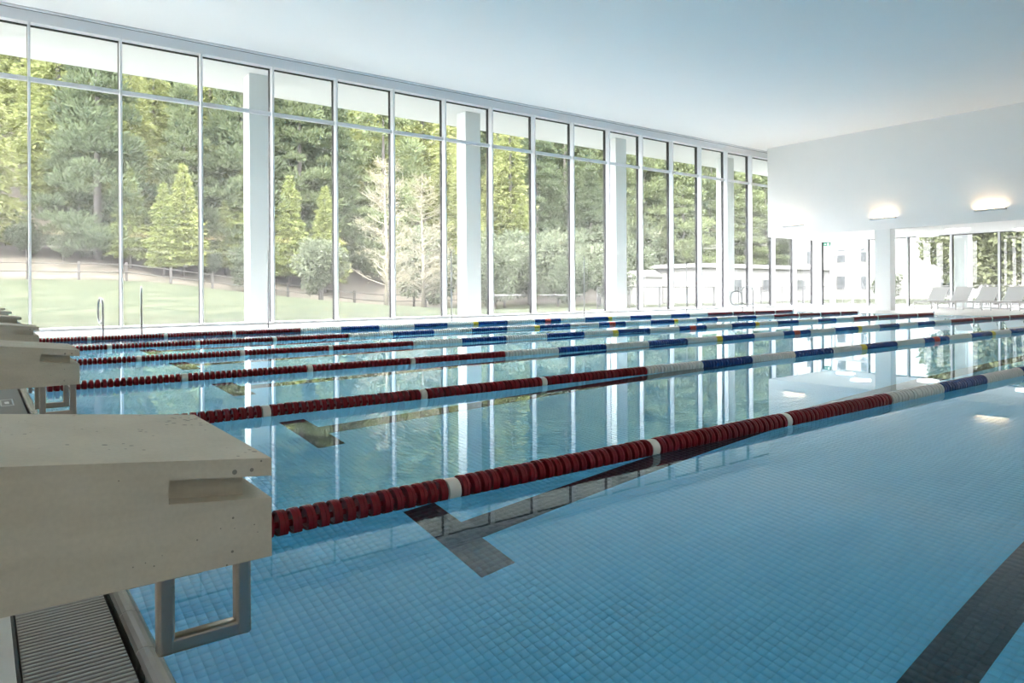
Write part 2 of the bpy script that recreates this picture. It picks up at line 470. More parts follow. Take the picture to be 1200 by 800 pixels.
# pool edge: rounded ceramic pieces, each its own part
def edge_prof(flip=1):
    return [(0, -.10), (0, .006), (.006, .015), (.016, .019), (.028, .018), (.040, .012), (.050, .002), (.056, -.012), (.058, -.03), (.058, -.10)]
em = MB().prism(edge_prof(), -.1235, .1235, 'y').mesh('edge_tile', M['nosing'])
eg = empty('trim_1', (X0 - .05, 7.7, 0)); tag(eg, 'rounded grey ceramic edge between gutter grate and water', 'pool edge', kind='structure')
k = 0
y = Y0
while y < Y1 - .1:
    link('edge_tile', em, eg, (0, y + .125 - 7.7, 0)); y += .25
MB().prism([(a, z - .0012) for a, z in edge_prof()], Y0 - 7.7, Y1 - 7.7, 'y').build('grout', M['grout_light'], eg)
for nm, bx, lb in (('trim_2', (X0, X1, Y1 - .005, Y1 + .055, -.12, .006), 'pale pool edge below the tall windows'),
                   ('trim_3', (X1 - .005, X1 + .065, Y0, Y1, -.12, .006), 'pale pool edge at the far end'),
                   ('trim_4', (X0, X1, Y0 - .055, Y0 + .005, -.12, .006), 'pale pool edge at the near side')):
    o = MB().box(*bx).build(nm, M['deck'])
    md = o.modifiers.new('round', 'BEVEL'); md.width = .012; md.segments = 2
    tag(o, lb, 'pool edge', kind='structure')

# gutter grate
gt = empty('gutter_grate', (.19, 2.4, 0)); tag(gt, 'grey slatted overflow grate beside the pool edge under the starting blocks', 'grate')
MB().box(-.119, -.112, Y0 - 2.4, Y1 - 2.4, -.12, .0005).build('side_frame', M['grout_dark'], gt)
MB().box(-.119, .118, Y0 - 2.4, Y1 - 2.4, -.14, -.05).build('channel', M['grout_dark'], gt)
sl = MB()
sl.prism([(-.0052, -.03), (-.0058, -.002), (-.0040, 0), (.0040, 0), (.0058, -.002), (.0052, -.03)], -.108, .106, 'x')
slm = sl.mesh('slat', M['slat'])
PITCH = .0205
ys = np.arange(Y0 + .02, Y1 - .02, PITCH)
far_slats = MB()
cnt = 0
for y in ys:
    if 1.0 < y < 6.4 and cnt < 300:
        link('slat', slm, gt, (0, float(y) - 2.4, 0)); cnt += 1
    else:
        far_slats.box(-.108, .106, y - 2.4 - .0056, y - 2.4 + .0056, -.03, 0)
tag(far_slats.build('slats', M['slat'], gt), kind='stuff')
dp = MB()
for bx in ((.145, .235, 6.86, 6.885, .0, .003), (.145, .235, 7.24, 7.265, 0, .003), (.145, .155, 6.885, 7.24, 0, .003), (.225, .235, 6.885, 7.24, 0, .003), (.175, .205, 6.98, 7.12, 0, .003)):
    dp.box(*bx)
tag(dp.build('gutter_plate', mat('plate_white', (.62, .64, .62), .5)), 'small white outlined plate on the gutter grate past the second starting block', 'plate')

# ------------------------------------------------------------------ setting: walls, ceiling, bulkheads
t_ = MB().box(XBACK, XB + .25, YS - .25, YW + .25, ZC, ZC + .25)
t_.box(XB + .25, XE + .2, YB_END, YW + .25, ZC, ZC + .25)
tag(t_.build('ceiling', M['ceiling']), 'smooth white ceiling over the swimming hall', 'ceiling', kind='structure')
tag(MB().box(XB, XB + .25, YS, YB_END, ZB, ZC).build('wall_end_bulkhead', M['white']), 'white upper wall with three wall lamps over the far end', 'wall', kind='structure')
tag(MB().box(XB + .25, XE + .12, YB_END - .12, YB_END, ZB, ZC).build('wall_bulkhead_return', M['white']), 'white return wall behind the end of the upper wall', 'wall', kind='structure')
tag(MB().box(XBACK, XB + .25, YS - .25, YS, ZB, ZC).build('wall_near_bulkhead', M['white']), 'white upper wall with wall lamps along the near side', 'wall', kind='structure')
tag(MB().box(XB + .25, XE + .12, YBACK, YB_END - .12, ZB + .02, ZB + .3).build('ceiling_low_end', M['white']), 'low white ceiling with round lights beyond the far upper wall', 'ceiling', kind='structure')
tag(MB().box(XBACK, XB + .25, YBACK, YS - .25, ZB + .02, ZB + .3).build('ceiling_low_near', M['white']), 'low white ceiling with round lights along the near side', 'ceiling', kind='structure')
tag(MB().box(XBACK, XE + .12, YBACK - .2, YBACK, 0, ZB + .3).build('wall_near', M['white']), 'white wall behind the low side area', 'wall', kind='structure')
tag(MB().box(XBACK - .2, XBACK, YBACK, YW + .2, 0, ZC + .25).build('wall_start', M['white']), 'white wall behind the starting blocks', 'wall', kind='structure')
tag(MB().box(XE, XE + .12, YB_END - .12, YW + .12, ZB + .35, ZC + .1).build('wall_end_corner', M['white']), 'white wall above the glazed corner', 'wall', kind='structure')

# curtain track and head of the window wall
hd = MB()
hd.box(XBACK, XE, YW - .2, YW + .06, ZT + .0, ZC - .045)
tag(hd.build('trim_5', M['alu']), 'white head frame above the tall window wall', 'trim', kind='structure')
tk = MB()
tk.box(XBACK, XE, YW - .30, YW - .20, ZC - .03, ZC - .004)
tag(tk.build('trim_6', M['alu']), 'slim white track between ceiling and window head', 'trim', kind='structure')
dk = MB()
dk.box(XBACK, XE, YW - .205, YW - .195, ZC - .045, ZC - .02)
dk.box(XBACK, XE, YW - .306, YW - .298, ZC - .006, ZC + .001)
tag(dk.build('trim_7', mat('shadow_gap', (.28, .30, .31), .8)), 'thin grey shadow gap along the window head', 'trim', kind='structure')
tag(MB().box(XBACK, XE, YW - .14, YW + .10, 0, .06).build('trim_8', M['alu']), 'low white sill under the tall window wall', 'sill', kind='structure')

# tall window wall: each bay one window
MW, MP = .045, .20
def bay(name, ax, u0, u1, z0, zt, ztr, fixed, sgn, lab, mullion_depth=MP):
    """ax 'x': wall runs along x at y=fixed, outside is +y.  ax 'y': runs along y at x=fixed, outside +x"""
    cx = (u0 + u1) / 2
    e = empty(name, (cx, fixed, 0) if ax == 'x' else (fixed, cx, 0))
    tag(e, lab, 'window', kind='structure')
    def bx(a0, a1, d0, d1, zz0, zz1):
        return (a0 - cx, a1 - cx, d0, d1, zz0, zz1) if ax == 'x' else (d0, d1, a0 - cx, a1 - cx, zz0, zz1)
    m0 = u0 if ax == 'x' else u1 - MW
    MB().box(*bx(m0, m0 + MW, -mullion_depth, 0, z0, zt)).build('mullion', M['alu'], e)
    MB().box(*bx(m0 - .006, m0 + MW + .006, .022, .13, z0, zt)).build('outer_cap', M['dark'], e)
    MB().box(*bx(u0 + (MW if ax == 'x' else 0), u1 - (0 if ax == 'x' else MW), .022, .09, zt - .03, zt)).build('head_gasket', M['dark'], e)
    a0, a1 = u0 + (MW if ax == 'x' else 0), u1 - (0 if ax == 'x' else MW)
    if ztr:
        MB().box(*bx(a0, a1, -.07, .03, ztr, ztr + .10)).build('transom', M['alu'], e)
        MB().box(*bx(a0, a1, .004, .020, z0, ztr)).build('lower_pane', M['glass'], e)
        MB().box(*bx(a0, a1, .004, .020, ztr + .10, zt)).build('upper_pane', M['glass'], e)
    else:
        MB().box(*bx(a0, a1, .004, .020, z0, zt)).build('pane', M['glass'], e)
    return e
ordw = ['leftmost', 'second', 'third', 'fourth', 'fifth', 'sixth', 'seventh', 'eighth', 'ninth', 'tenth', 'eleventh', 'twelfth', 'thirteenth', 'fourteenth', 'fifteenth', 'sixteenth', 'seventeenth', 'eighteenth', 'nineteenth']
n = 1
for i in range(-5, 19):
    x0 = XM + DM * i; x1 = x0 + DM if i < 18 else XE
    if i >= -1:
        lab = 'tall window bay with transom, %s from the left in view' % ordw[i + 1] if i + 1 < 19 else 'last narrow tall window bay at the far glazed corner'
    else:
        lab = 'tall window bay of the long glazed wall beyond the left edge'
    bay('window_%d' % n, 'x', x0, x1, .06, ZT, ZTR, YW, 1, lab); n += 1
# glazed end wall under the low ceiling
tag(MB().box(XE - .09, XE + .14, YW - .12, YW + .14, 0, ZT).build('trim_9', M['alu']), 'white corner post between the two glazed walls', 'trim', kind='structure')
tag(MB().box(XE + .022, XE + .16, YW - .17, YW - .12, 0, ZB).build('trim_10', M['dark']), 'dark strip beside the glazed corner post', 'trim', kind='structure')
tag(MB().box(XE - .02, XE + .1, YBACK, YW, ZB - .0, ZB + .36).build('trim_11', M['alu']), 'white head over the low end windows', 'trim', kind='structure')
tag(MB().box(XE - .06, XE + .1, YBACK, YW, 0, .03).build('trim_12', M['alu']), 'low white sill under the end windows', 'sill', kind='structure')
ye = 18.56
k = 0
while ye - DM > YBACK:
    if k == 0:
        e = empty('window_%d' % n, (XE, ye - .91, 0)); tag(e, 'glazed bay holding the terrace door at the far corner', 'window', kind='structure')
        def bb(y0, y1, d0, d1, z0, z1): return (d0, d1, y0 - ye + .91, y1 - ye + .91, z0, z1)
        MB().box(*bb(ye - MW, ye, -.12, 0, .03, ZB)).build('mullion', M['alu'], e)
        MB().box(*bb(ye - 1.82, ye, -.06, .05, 2.62, 2.70)).build('transom', M['alu'], e)
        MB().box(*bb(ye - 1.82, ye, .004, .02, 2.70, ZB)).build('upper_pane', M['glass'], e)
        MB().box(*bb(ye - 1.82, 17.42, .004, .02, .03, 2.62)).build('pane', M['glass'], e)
        d = empty('door_1', (XE, 17.93, 0)); tag(d, 'white framed glass terrace door at the far corner', 'door', kind='structure')
        for (a0, a1, z0, z1) in ((-.48, -.42, .03, 2.6), (.42, .48, .03, 2.6), (-.42, .42, 2.52, 2.6), (-.42, .42, .03, .12)):
            MB().box(-.05, .04, a0, a1, z0, z1).build('door_frame', M['alu'], d)
        for a in (-.425, .415): MB().box(-.054, -.05, a, a + .01, .12, 2.52).build('seal', M['dark'], d)
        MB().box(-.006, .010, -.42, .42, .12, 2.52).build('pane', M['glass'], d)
        MB().tube([(-.05, -.45, 1.0), (-.10, -.45, 1.0), (-.10, -.33, 1.0)], .011).build('handle', M['steel_thin'], d)
        MB().box(-.05, .04, .48, .63, .03, 2.62).build('side_panel', M['alu'], d)
    else:
        bay('window_%d' % n, 'y', ye - DM, ye, .03, ZB, 0, XE, 1, 'end window bay, %s to the right of the terrace door' % (['', 'first', 'second', 'third', 'fourth', 'fifth', 'sixth', 'seventh', 'eighth', 'ninth', 'tenth', 'eleventh', 'twelfth', 'thirteenth', 'fourteenth', 'fifteenth'][k]), .12)
    n += 1; k += 1; ye -= DM
bay('window_%d' % n, 'y', 18.56, YW - .12, .03, ZB, 0, XE, 1, 'narrow glass strip between terrace door and corner post', .12)

# columns
def column(x0, x1, y0, y1, z1, lab, m='column', z0=0, g=None):
    o = MB().box(x0, x1, y0, y1, z0, z1).build('column', M[m])
    md = o.modifiers.new('edge', 'BEVEL'); md.width = .012; md.segments = 2
    tag(o, lab, 'column', g)
column(XB + .0, XB + .42, 13.13, 13.74, ZB, 'square white column carrying the upper wall at the far end')
for k, lb in enumerate(['tall white outdoor column beyond the left edge', 'tall white outdoor column behind the fourth bay, leftmost in view', 'tall white outdoor column, second from the left in view', 'tall white outdoor column, third from the left in view', 'tall white outdoor column nearest the far corner']):
    x = 6.13 + 7.276 * (k - 1)
    column(x, x + .62, 20.2, 20.75, 7.03, lb, z0=-.3, g='outdoor columns of the roof overhang')
column(35.25, 35.8, 12.82, 13.36, ZB + .3, 'white outdoor column behind the low end windows', z0=-.3)
# roof overhang outside
tag(MB().box(XBACK, XE + 3, YW + .14, 22.35, 7.03, 7.6).build('roof_overhang', M['soffit']), 'white roof overhang beyond the tall windows', 'roof', kind='structure')
tag(MB().box(XE + .14, XE + 3, YBACK, YW + .14, ZB + .3, ZB + .8).build('roof_overhang_end', M['soffit']), 'white low roof overhang beyond the end windows', 'roof', kind='structure')

# ------------------------------------------------------------------ starting blocks
def make_block():
    t = empty('starting_block', (.355, 0, 0))
    W = .474; xb = -.95; sl_ = .114
    def zt(x, z): return z - sl_ * x            # x is <= 0 going back from the front
    D = .033; xg = -.143
    m = MB()
    def sec(xa, xb_, ya, yb, za, zb, flat_bottom=None):
        p = []
        for z, fb in ((za, flat_bottom), (zb, None)):
            for (x, y) in ((xb_, ya), (xa, ya), (xa, yb), (xb_, yb)):
                p.append((x, y, fb if fb is not None else zt(x, z)))
        m.hexa(p)
    sec(0, xb, 0, W, .590, .590, .502)
    # replace upper face of the lower body by its slope
    sec(-D, xg, D, W - D, .590, .6235)
    sec(xg, xb, 0, W, .590, .6235)
    sec(0, xb, 0, W, .6235, .650)
    body = m.build('block_body', M['concrete'], t)
    MB().box(-.95, -.55, .06, W - .06, 0, .502).build('plinth', M['concrete'], t)
    h = empty('grab_handle'); 
    s_ = .0245
    hb = MB()
    for yy in (.085, .085 + .30):
        hb.box(-.142, -.142 + s_, yy, yy + s_, .355, .502)
        hb.box(-.142, -.004, yy + .0005, yy + s_ - .0005, .355, .355 + s_)
        hb.box(-.004 - s_, -.0045, yy, yy + s_, .355, .478)
    hb.box(-.004 - s_, -.004, .085 + .0004, .085 + .30 + s_, .474, .4745 + s_)
    COL.objects.unlink(h); bpy.data.objects.remove(h)
    ho = hb.build('grab_handle', M['steel'], t)
    md = ho.modifiers.new('edge', 'BEVEL'); md.width = .005; md.segments = 3; md.limit_method = 'ANGLE'
    md.harden_normals = False
    return t
def copy_tree(o, parent=None):
    c = o.copy(); COL.objects.link(c)
    if parent: c.parent = parent
    for ch in list(o.children): copy_tree(ch, c)
    return c
blk = make_block()
bl = ['large concrete starting block filling the lower left corner', 'second concrete starting block from the camera, with steel handle below', 'third concrete starting block from the camera', 'fourth concrete starting block from the camera, at the left edge', 'fifth concrete starting block from the camera, at the left edge', 'farthest concrete starting block, only its tip at the left edge']
for i in range(6):
    o = blk if i == 0 else copy_tree(blk)
    o.location = (.355, 1.07 + 2.5 * i, 0)
    tag(o, bl[i], 'starting block', 'starting blocks in a row')

# ------------------------------------------------------------------ lane ropes
RZ, FP = .024, .053
prof_hi = [(-.0262, .013), (-.007, .013), (-.007, .043), (-.0165, .0475), (-.0165, .0545), (-.0035, .0555), (-.003, .0525), (.003, .0525), (.0035, .0555), (.0165, .0545), (.0165, .0475), (.007, .043), (.007, .013), (.0262, .013)]
prof_lo = [(-.0262, .018), (-.016, .046), (-.0135, .054), (.0135, .054), (.016, .046), (.0262, .018)]
prof_sp = [(-.03, .040), (-.029, .048), (-.024, .051), (.024, .051), (.029, .048), (.03, .040)]
FM = {}
for c in ('red', 'blue', 'wfloat', 'yellow', 'orange'):
    FM[c] = MB().lathe_x(prof_hi, 20).mesh('float_' + c, M[c], smooth=False)
    for p in FM[c].polygons: p.use_smooth = len(p.vertices) == 4
    FM[c].set_sharp_from_angle(angle=math.radians(35))
spm = MB().lathe_x(prof_sp, 20).mesh('spacer', M['cream']); 
for p in spm.polygons: p.use_smooth = len(p.vertices) == 4
spm.set_sharp_from_angle(angle=math.radians(40))

def rope_plan():
    """list of (kind, x) from the starting end to the far end"""
    mid = .36 + 12.40
    half = []
    # from the middle out towards the start: 7.5 sections of blue / white, then red groups with cream spacers
    S = .945
    edges = [mid - S / 2 - S * k for k in range(0, 8)]      # section borders going down
    out = []
    def fill(xa, xb_, c, sub=None):
        nn = max(1, round((xb_ - xa) / FP)); st = (xb_ - xa) / nn
        return [(c if not sub else sub(i, nn, c), xa + st * (i + .5)) for i in range(nn)]
    cols = ['wfloat', 'blue']
    secs = []
    secs.append((mid - S / 2, mid + S / 2, 'blue', lambda i, nn, c: 'orange' if abs(i - (nn - 1) / 2) < 2 else c))
    for k in range(7):
        c = cols[k % 2]
        sub = None
        if k == 2: sub = lambda i, nn, c: 'yellow' if i < 0 else c
        secs.append((edges[k + 1], edges[k], c, (lambda i, nn, c: 'yellow' if i >= nn - 3 else c) if k == 2 else None))
        a, b_ = 2 * mid - edges[k], 2 * mid - edges[k + 1]
        secs.append((a, b_, c, (lambda i, nn, c: 'yellow' if i < 3 else c) if k == 2 else None))
    res = []
    for a, b_, c, sub in secs: res += [(a, b_, fill(a, b_, c, sub))]
    xr = edges[7]
    reds = []
    # red groups of the starting end; spacers between them
    sp = [1.66, 2.96, 4.26]
    bounds = [.50] + [v for s in sp for v in (s - .03, s + .03)] + [xr]
    sps = []
    for side in (0, 1):
        for j in range(0, len(bounds), 2):
            a, b_ = bounds[j], bounds[j + 1]
            if side: a, b_ = 2 * mid - b_, 2 * mid - a
            res.append((a, b_, fill(a, b_, 'red')))
        for s in sp: sps.append(s if not side else 2 * mid - s)
    res.sort(key=lambda r: r[0])
    return res, sorted(sps), mid
plan, spacers, MID = rope_plan()
FLOAT_IND = {0: 9.6, 1: 6.4}
rlab = ['nearest lane rope, red then white and blue floats, behind the near starting block', 'second lane rope from the camera with red, white and blue floats', 'third lane rope from the camera', 'fourth lane rope from the camera', 'fifth lane rope, second from the window deck', 'farthest lane rope, next to the window deck']
for i, ry in enumerate(ROPE):
    e = empty('lane_rope', (MID, ry, RZ)); tag(e, rlab[i], 'lane rope', 'lane ropes across the pool')
    MB().tube([(X0 - MID, 0, 0), (X1 - MID, 0, 0)], .006, 6).build('wire', M['wire'], e)
    MB().box(X0 - MID + .005, X0 - MID + .03, -.02, .02, -.03, .06).build('anchor', M['steel_thin'], e)
    MB().box(X1 - MID - .03, X1 - MID - .005, -.02, .02, -.03, .09).build('anchor', M['steel_thin'], e)
    lim = FLOAT_IND.get(i, 0)
    rnd = random.Random(i)
    for a, b_, fl in plan:
        grp = {}
        for c, x in fl:
            if x < lim:
                o = link('float', FM[c], e, (x - MID, rnd.uniform(-.001, .001), rnd.uniform(-.0015, .0015)))
                o.rotation_euler = (rnd.uniform(0, 6.28), rnd.uniform(-.05, .05), rnd.uniform(-.06, .06))
            else:
                grp.setdefault(c, MB()).lathe_x(prof_lo, 12, x - MID, 0, 0, rot=rnd.random())
        for c, mb in grp.items():
            o = mb.build('float_section', M[c], e)
            o['kind'] = 'stuff'
    for s in spacers: link('spacer', spm, e, (s - MID, 0, 0))

# ------------------------------------------------------------------ wall lamps and ceiling lights
def wall_lamp(loc, rz, label, grp):
    """local: wall at x=0, lamp sticks out to -x, long along y"""
    e = empty('wall_lamp', loc, rz); tag(e, label, 'wall lamp', grp)
    b = MB()
    b.prism([(-.002, 0), (-.115, .045), (-.115, .062), (-.105, .062), (-.10, .035), (-.002, .02)], -.49, .49, 'y')
    b.build('lamp_housing', M['lamp'], e)
    MB().box(-.115, -.002, -.49, -.478, .0, .062).box(-.115, -.002, .478, .49, .0, .062).build('end_cap', M['lamp'], e)
    MB().box(-.08, -.03, -.44, .44, .036, .044).build('light_strip', M['lamp_glow'], e)
    L = bpy.data.lights.new('lamp_light', 'AREA'); L.shape = 'RECTANGLE'; L.size = .05; L.size_y = .9
    L.energy = UPLIGHT_W; L.color = (1, .66, .38)
    lo = bpy.data.objects.new('lamp_light', L); COL.objects.link(lo); lo.parent = e
    lo.location = (-.088, 0, .066); lo.rotation_euler = (math.pi, math.radians(0), 0)
for y, lb in ((17.23, 'wall lamp nearest the windows, glowing on the far upper wall'), (13.39, 'wall lamp above the square column, glowing on the far upper wall'), (9.69, 'wall lamp at the right edge, glowing on the far upper wall'), (5.95, 'wall lamp on the far upper wall beyond the right edge'), (2.2, 'wall lamp on the far upper wall close to the near side')):
    wall_lamp((XB, y, 3.60), 0, lb, 'wall lamps on the far upper wall')
for k in range(9):
    wall_lamp((-4.5 + 3.72 * k, YS, 3.60), -math.pi / 2, 'wall lamp on the near upper wall, %s from the starting end, mirrored in glass' % (['first'] + ordw[1:])[k], 'wall lamps on the near upper wall')
dm_ = MB()
seg = 28
dm_.add([(.41 * math.cos(6.2832 * i / seg), .41 * math.sin(6.2832 * i / seg), 0) for i in range(seg)] + [(.41 * math.cos(6.2832 * i / seg), .41 * math.sin(6.2832 * i / seg), .085) for i in range(seg)],
        [tuple(range(seg - 1, -1, -1)), tuple(range(seg, 2 * seg))] + [(i, (i + 1) % seg, (i + 1) % seg + seg, i + seg) for i in range(seg)])
disc = dm_.mesh('diffuser', M['disc_glow'])
rg = MB()
for r1, r2 in ((.41, .45),):
    P4 = [[(r * math.cos(6.2832 * i / seg), r * math.sin(6.2832 * i / seg), z) for i in range(seg)] for r, z in ((.41, .075), (.45, .075), (.45, .11), (.41, .11))]
    vs_ = [q for p in P4 for q in p]
    fs = []
    for a in range(4):
        for i in range(seg):
            j = (i + 1) % seg; a2 = (a + 1) % 4
            fs.append((a * seg + i, a * seg + j, a2 * seg + j, a2 * seg + i))
    rg.add(vs_, fs)
ring = rg.mesh('rim', M['alu'])
def downlight(x, y, lb, grp):
    e = empty('ceiling_light', (x, y, ZB - .088)); tag(e, lb, 'ceiling light', grp)
    link('diffuser', disc, e); link('rim', ring, e)
for j, (x, y, lb) in enumerate([(31.05, 11.65, 'round ceiling light under the right wall lamp, third end window bay'), (31.05, 15.5, 'round ceiling light left of the square column'), (33.0, 13.55, 'round ceiling light right of the square column near the end glass'), (33.0, 9.9, 'round ceiling light at the right edge'), (33.0, 17.2, 'round ceiling light before the terrace door'), (31.05, 7.9, 'round ceiling light beyond the right edge'), (31.05, 4.1, 'round ceiling light further beyond the right edge'), (33.0, 6.0, 'round ceiling light near the end glass beyond the right edge')]):
    downlight(x, y, lb, 'round lights in the low end ceiling')
for k in range(9):
    for y in (-3.6, -5.6):
        downlight(-4.5 + 3.72 * k + (1.8 if y == -5.6 else 0), y, 'round light in the low near ceiling, %s row, %s from the starting end' % ({-3.6: 'inner', -5.6: 'middle', -7.8: 'outer'}[y], (['first'] + ordw[1:])[k]), 'round lights in the low near ceiling')

# exit sign
e = empty('exit_sign', (33.6, 18.42, 3.06)); tag(e, 'small green exit sign hanging by the glazed corner', 'exit sign')
MB().box(-.02, .02, -.17, .17, -.09, .09).build('panel', M['exit'], e)
MB().box(-.023, -.021, -.13, -.02, -.06, .06).build('doorway', M['exit_white'], e)
fg = MB()
fg.prism([(.03, .02), (.10, .02), (.10, .035), (.12, .0), (.10, -.035), (.10, -.02), (.03, -.02)], -.0235, -.021, 'x'); fg.build('arrow', M['exit_white'], e)
MB().box(-.006, .006, -.12, -.10, .09, .17).box(-.006, .006, .10, .12, .09, .17).build('bracket', M['alu'], e)

# ------------------------------------------------------------------ rails, ladders, posts on the window deck
def loop_rail(zt, bx, by):
    """paperclip rail: rises out of the water, turns over towards (bx, by), comes down and closes"""
    p = [(0, 0, -.75), (0, 0, .05), (0, .02, .3), (0, .03, zt - .17)]
    for k in range(1, 9):
        a = math.pi * k / 8; f = (1 - math.cos(a)) / 2
        p.append((bx * f, .03 + by * f, zt - .16 + .16 * math.sin(a)))
    p += [(bx * 1.05, .03 + by * 1.05, zt * .6), (bx, .03 + by, .36)]
    for k in range(1, 6):
        a = math.pi * k / 5; f = (1 + math.cos(a)) / 2
        p.append((bx * f * .95 + .0 * bx, .03 + by * f * .95, .34 - .10 * math.sin(a)))
    return p
def ladder(x, lb, gap, zs, bxs):
    e = empty('pool_ladder', (x, Y1 - .04, 0)); tag(e, lb, 'ladder', 'pool ladders on the window side')
    for dx, z, bx in zip((0, gap), zs, bxs):
        o = MB().tube([(q[0] + dx, q[1], q[2]) for q in loop_rail(z, bx, .26)], .021, 10).build('handrail', M['steel_thin'], e, smooth=True)
    for zz in (-.25, -.5):
        MB().box(0, gap, -.04, .06, zz - .015, zz + .015).build('tread', M['steel_thin'], e)
ladder(2.08, 'steel pool ladder by the starting end, before the grassy window', .72, (.76, .98), (-.05, .044))
ladder(24.15, 'steel pool ladder with two loop rails at the far corner of the window deck', .72, (.80, .98), (-.34, -.34))
for x, z, lb in ((5.65, 1.86, 'first thin tall steel post on the window deck, before the first column'), (10.9, 2.0, 'second thin tall steel post on the window deck'), (16.1, 1.98, 'third thin tall steel post on the window deck'), (21.35, 1.84, 'fourth thin tall steel post, nearest the far ladder')):
    e = empty('flag_post', (x, 17.2, 0)); tag(e, lb, 'post', 'flag posts on the window deck')
    MB().tube([(0, 0, 0), (0, 0, z)], .017, 8).build('pole', M['steel_thin'], e, smooth=True)
    MB().tube([(0, 0, 0), (0, 0, .012)], .06, 14).build('base_plate', M['steel_thin'], e)
    MB().tube([(0, 0, z), (0, 0, z + .02)], .022, 8).build('cap', M['steel_thin'], e)

# ------------------------------------------------------------------ loungers by the end glass
def make_lounger():
    t = empty('sun_lounger')
    f = MB()
    for s in (-1, 1): f.box(-.98, .95, s * .33 - .02, s * .33 + .02, .28, .32)
    f.box(-.98, -.94, -.33, .33, .28, .32).box(.91, .95, -.33, .33, .28, .32)
    f.build('frame', M['lounger'], t)
    for x in (-.92, .80):
        for s in (-1, 1): MB().box(x - .02, x + .02, s * .33 - .02, s * .33 + .02, 0, .28).build('leg', M['lounger'], t)
    for x in (-.92, .80): MB().box(x - .015, x + .015, -.31, .31, .05, .08).build('cross_bar', M['lounger'], t)
    MB().box(-.95, .30, -.31, .31, .325, .36).build('seat', M['mesh_fabric'], t)
    a = math.radians(43); L_ = .82; c, s_ = math.cos(a), math.sin(a)
    p = [(.30, .33), (.30 + L_ * c, .33 + L_ * s_), (.30 + L_ * c - .035 * s_, .33 + L_ * s_ + .035 * c), (.30 - .035 * s_, .33 + .035 * c)]
    MB().prism(p, -.31, .31, 'y').build('backrest', M['mesh_fabric'], t)
    for s in (-1, 1): MB().tube([(.62, s * .29, .62), (.75, s * .29, .30)], .012, 6).build('strut', M['lounger'], t)
    return t
lg = make_lounger()
for k, (y, lb) in enumerate([(13.0, 'white sun lounger just right of the square column, leftmost of the row'), (12.1, 'second white sun lounger from the left by the end windows'), (11.17, 'third white sun lounger from the left by the end windows'), (10.22, 'fourth white sun lounger from the left by the end windows'), (9.28, 'white sun lounger at the right edge by the end windows')]):
    o = lg if k == 0 else copy_tree(lg)
    o.location = (32.1, y, 0); tag(o, lb, 'sun lounger', 'white sun loungers by the end windows')

# ------------------------------------------------------------------ outside: ground, terrace, railing
def hz(x, y):
    x = np.asarray(x, float); y = np.asarray(y, float)
    a = np.interp(x, [-20, 8, 15, 25, 60, 120], [1.7, 1.6, .7, -.5, -.5, 0])
    sm = lambda t: np.clip(t, 0, 1) ** 2 * (3 - 2 * np.clip(t, 0, 1))
    z = -.2 + sm((y - 22) / 28) * (a + .2)
    z = z + 2.2 * sm((y - 50) / 9) + .56 * np.maximum(0, y - 57) + .35 * np.sin(x * .13 + y * .07) * sm((y - 52) / 10)
    return z
xs = np.linspace(-60, 330, 131); yl = np.concatenate([np.linspace(19.4, 60, 42), np.linspace(62, 230, 57)])
GX, GY = np.meshgrid(xs, yl, indexing='ij'); GZ = hz(GX, GY)
V = np.stack([GX.ravel(), GY.ravel(), GZ.ravel()], 1)
ii, jj = np.meshgrid(np.arange(len(xs) - 1), np.arange(len(yl) - 1), indexing='ij'); q = (ii * len(yl) + jj).ravel()
me = quick_mesh('hillside', V, np.stack([q, q + len(yl), q + len(yl) + 1, q + 1], 1), M['ground'])
me.polygons.foreach_set('use_smooth', [True] * len(me.polygons))
tag(link('hillside', me), 'green meadow rising to the forest floor behind the hall', 'hillside', kind='structure')
tag(MB().box(XE + .14, 330, -60, 19.4, -.6, -.2).build('forecourt', M['terrace']), 'pale forecourt beyond the end windows', 'ground', kind='structure')
tag(MB().box(-40, 23, 19.33, 23.4, -.5, -.10).build('bounce_strip', M['bounce_strip']), 'unseen pale strip added outside the tall windows to bounce light up', 'light reflector', kind='structure')  # added out of view to brighten soffit, columns and ceiling
tag(MB().box(23, 41, 19.33, 24.2, -.5, -.06).box(XE + .14, 41, -14, 19.4, -.5, -.06).build('terrace', M['terrace']), 'pale paved terrace outside the glazed corner', 'terrace', kind='structure')
M['sky_block'] = mat('sky_block_green', (.030, .040, .026), .95, spec=.1, noise=.4, nscale=.12)  # added slope that keeps bright sky out of the glass reflections
fx_, fy_ = np.meshgrid(np.linspace(110, 230, 13), np.linspace(-260, 30, 30), indexing='ij')
fz_ = -.3 + .55 * (fx_ - 110) + 3 * np.sin(fy_ * .06) * (fx_ > 115)
qa, qb = np.meshgrid(np.arange(12), np.arange(29), indexing='ij'); q = (qa * 30 + qb).ravel()
me = quick_mesh('sky_block_slope', np.stack([fx_.ravel(), fy_.ravel(), fz_.ravel()], 1), np.stack([q, q + 30, q + 31, q + 1], 1), M['sky_block'])
tag(link('sky_block_slope', me), 'dark green slope added far beyond the end windows to block sky', 'hillside', kind='structure')
bal = MB().box(-.007, .007, -.007, .007, 0, .98).mesh('baluster', M['railing'])
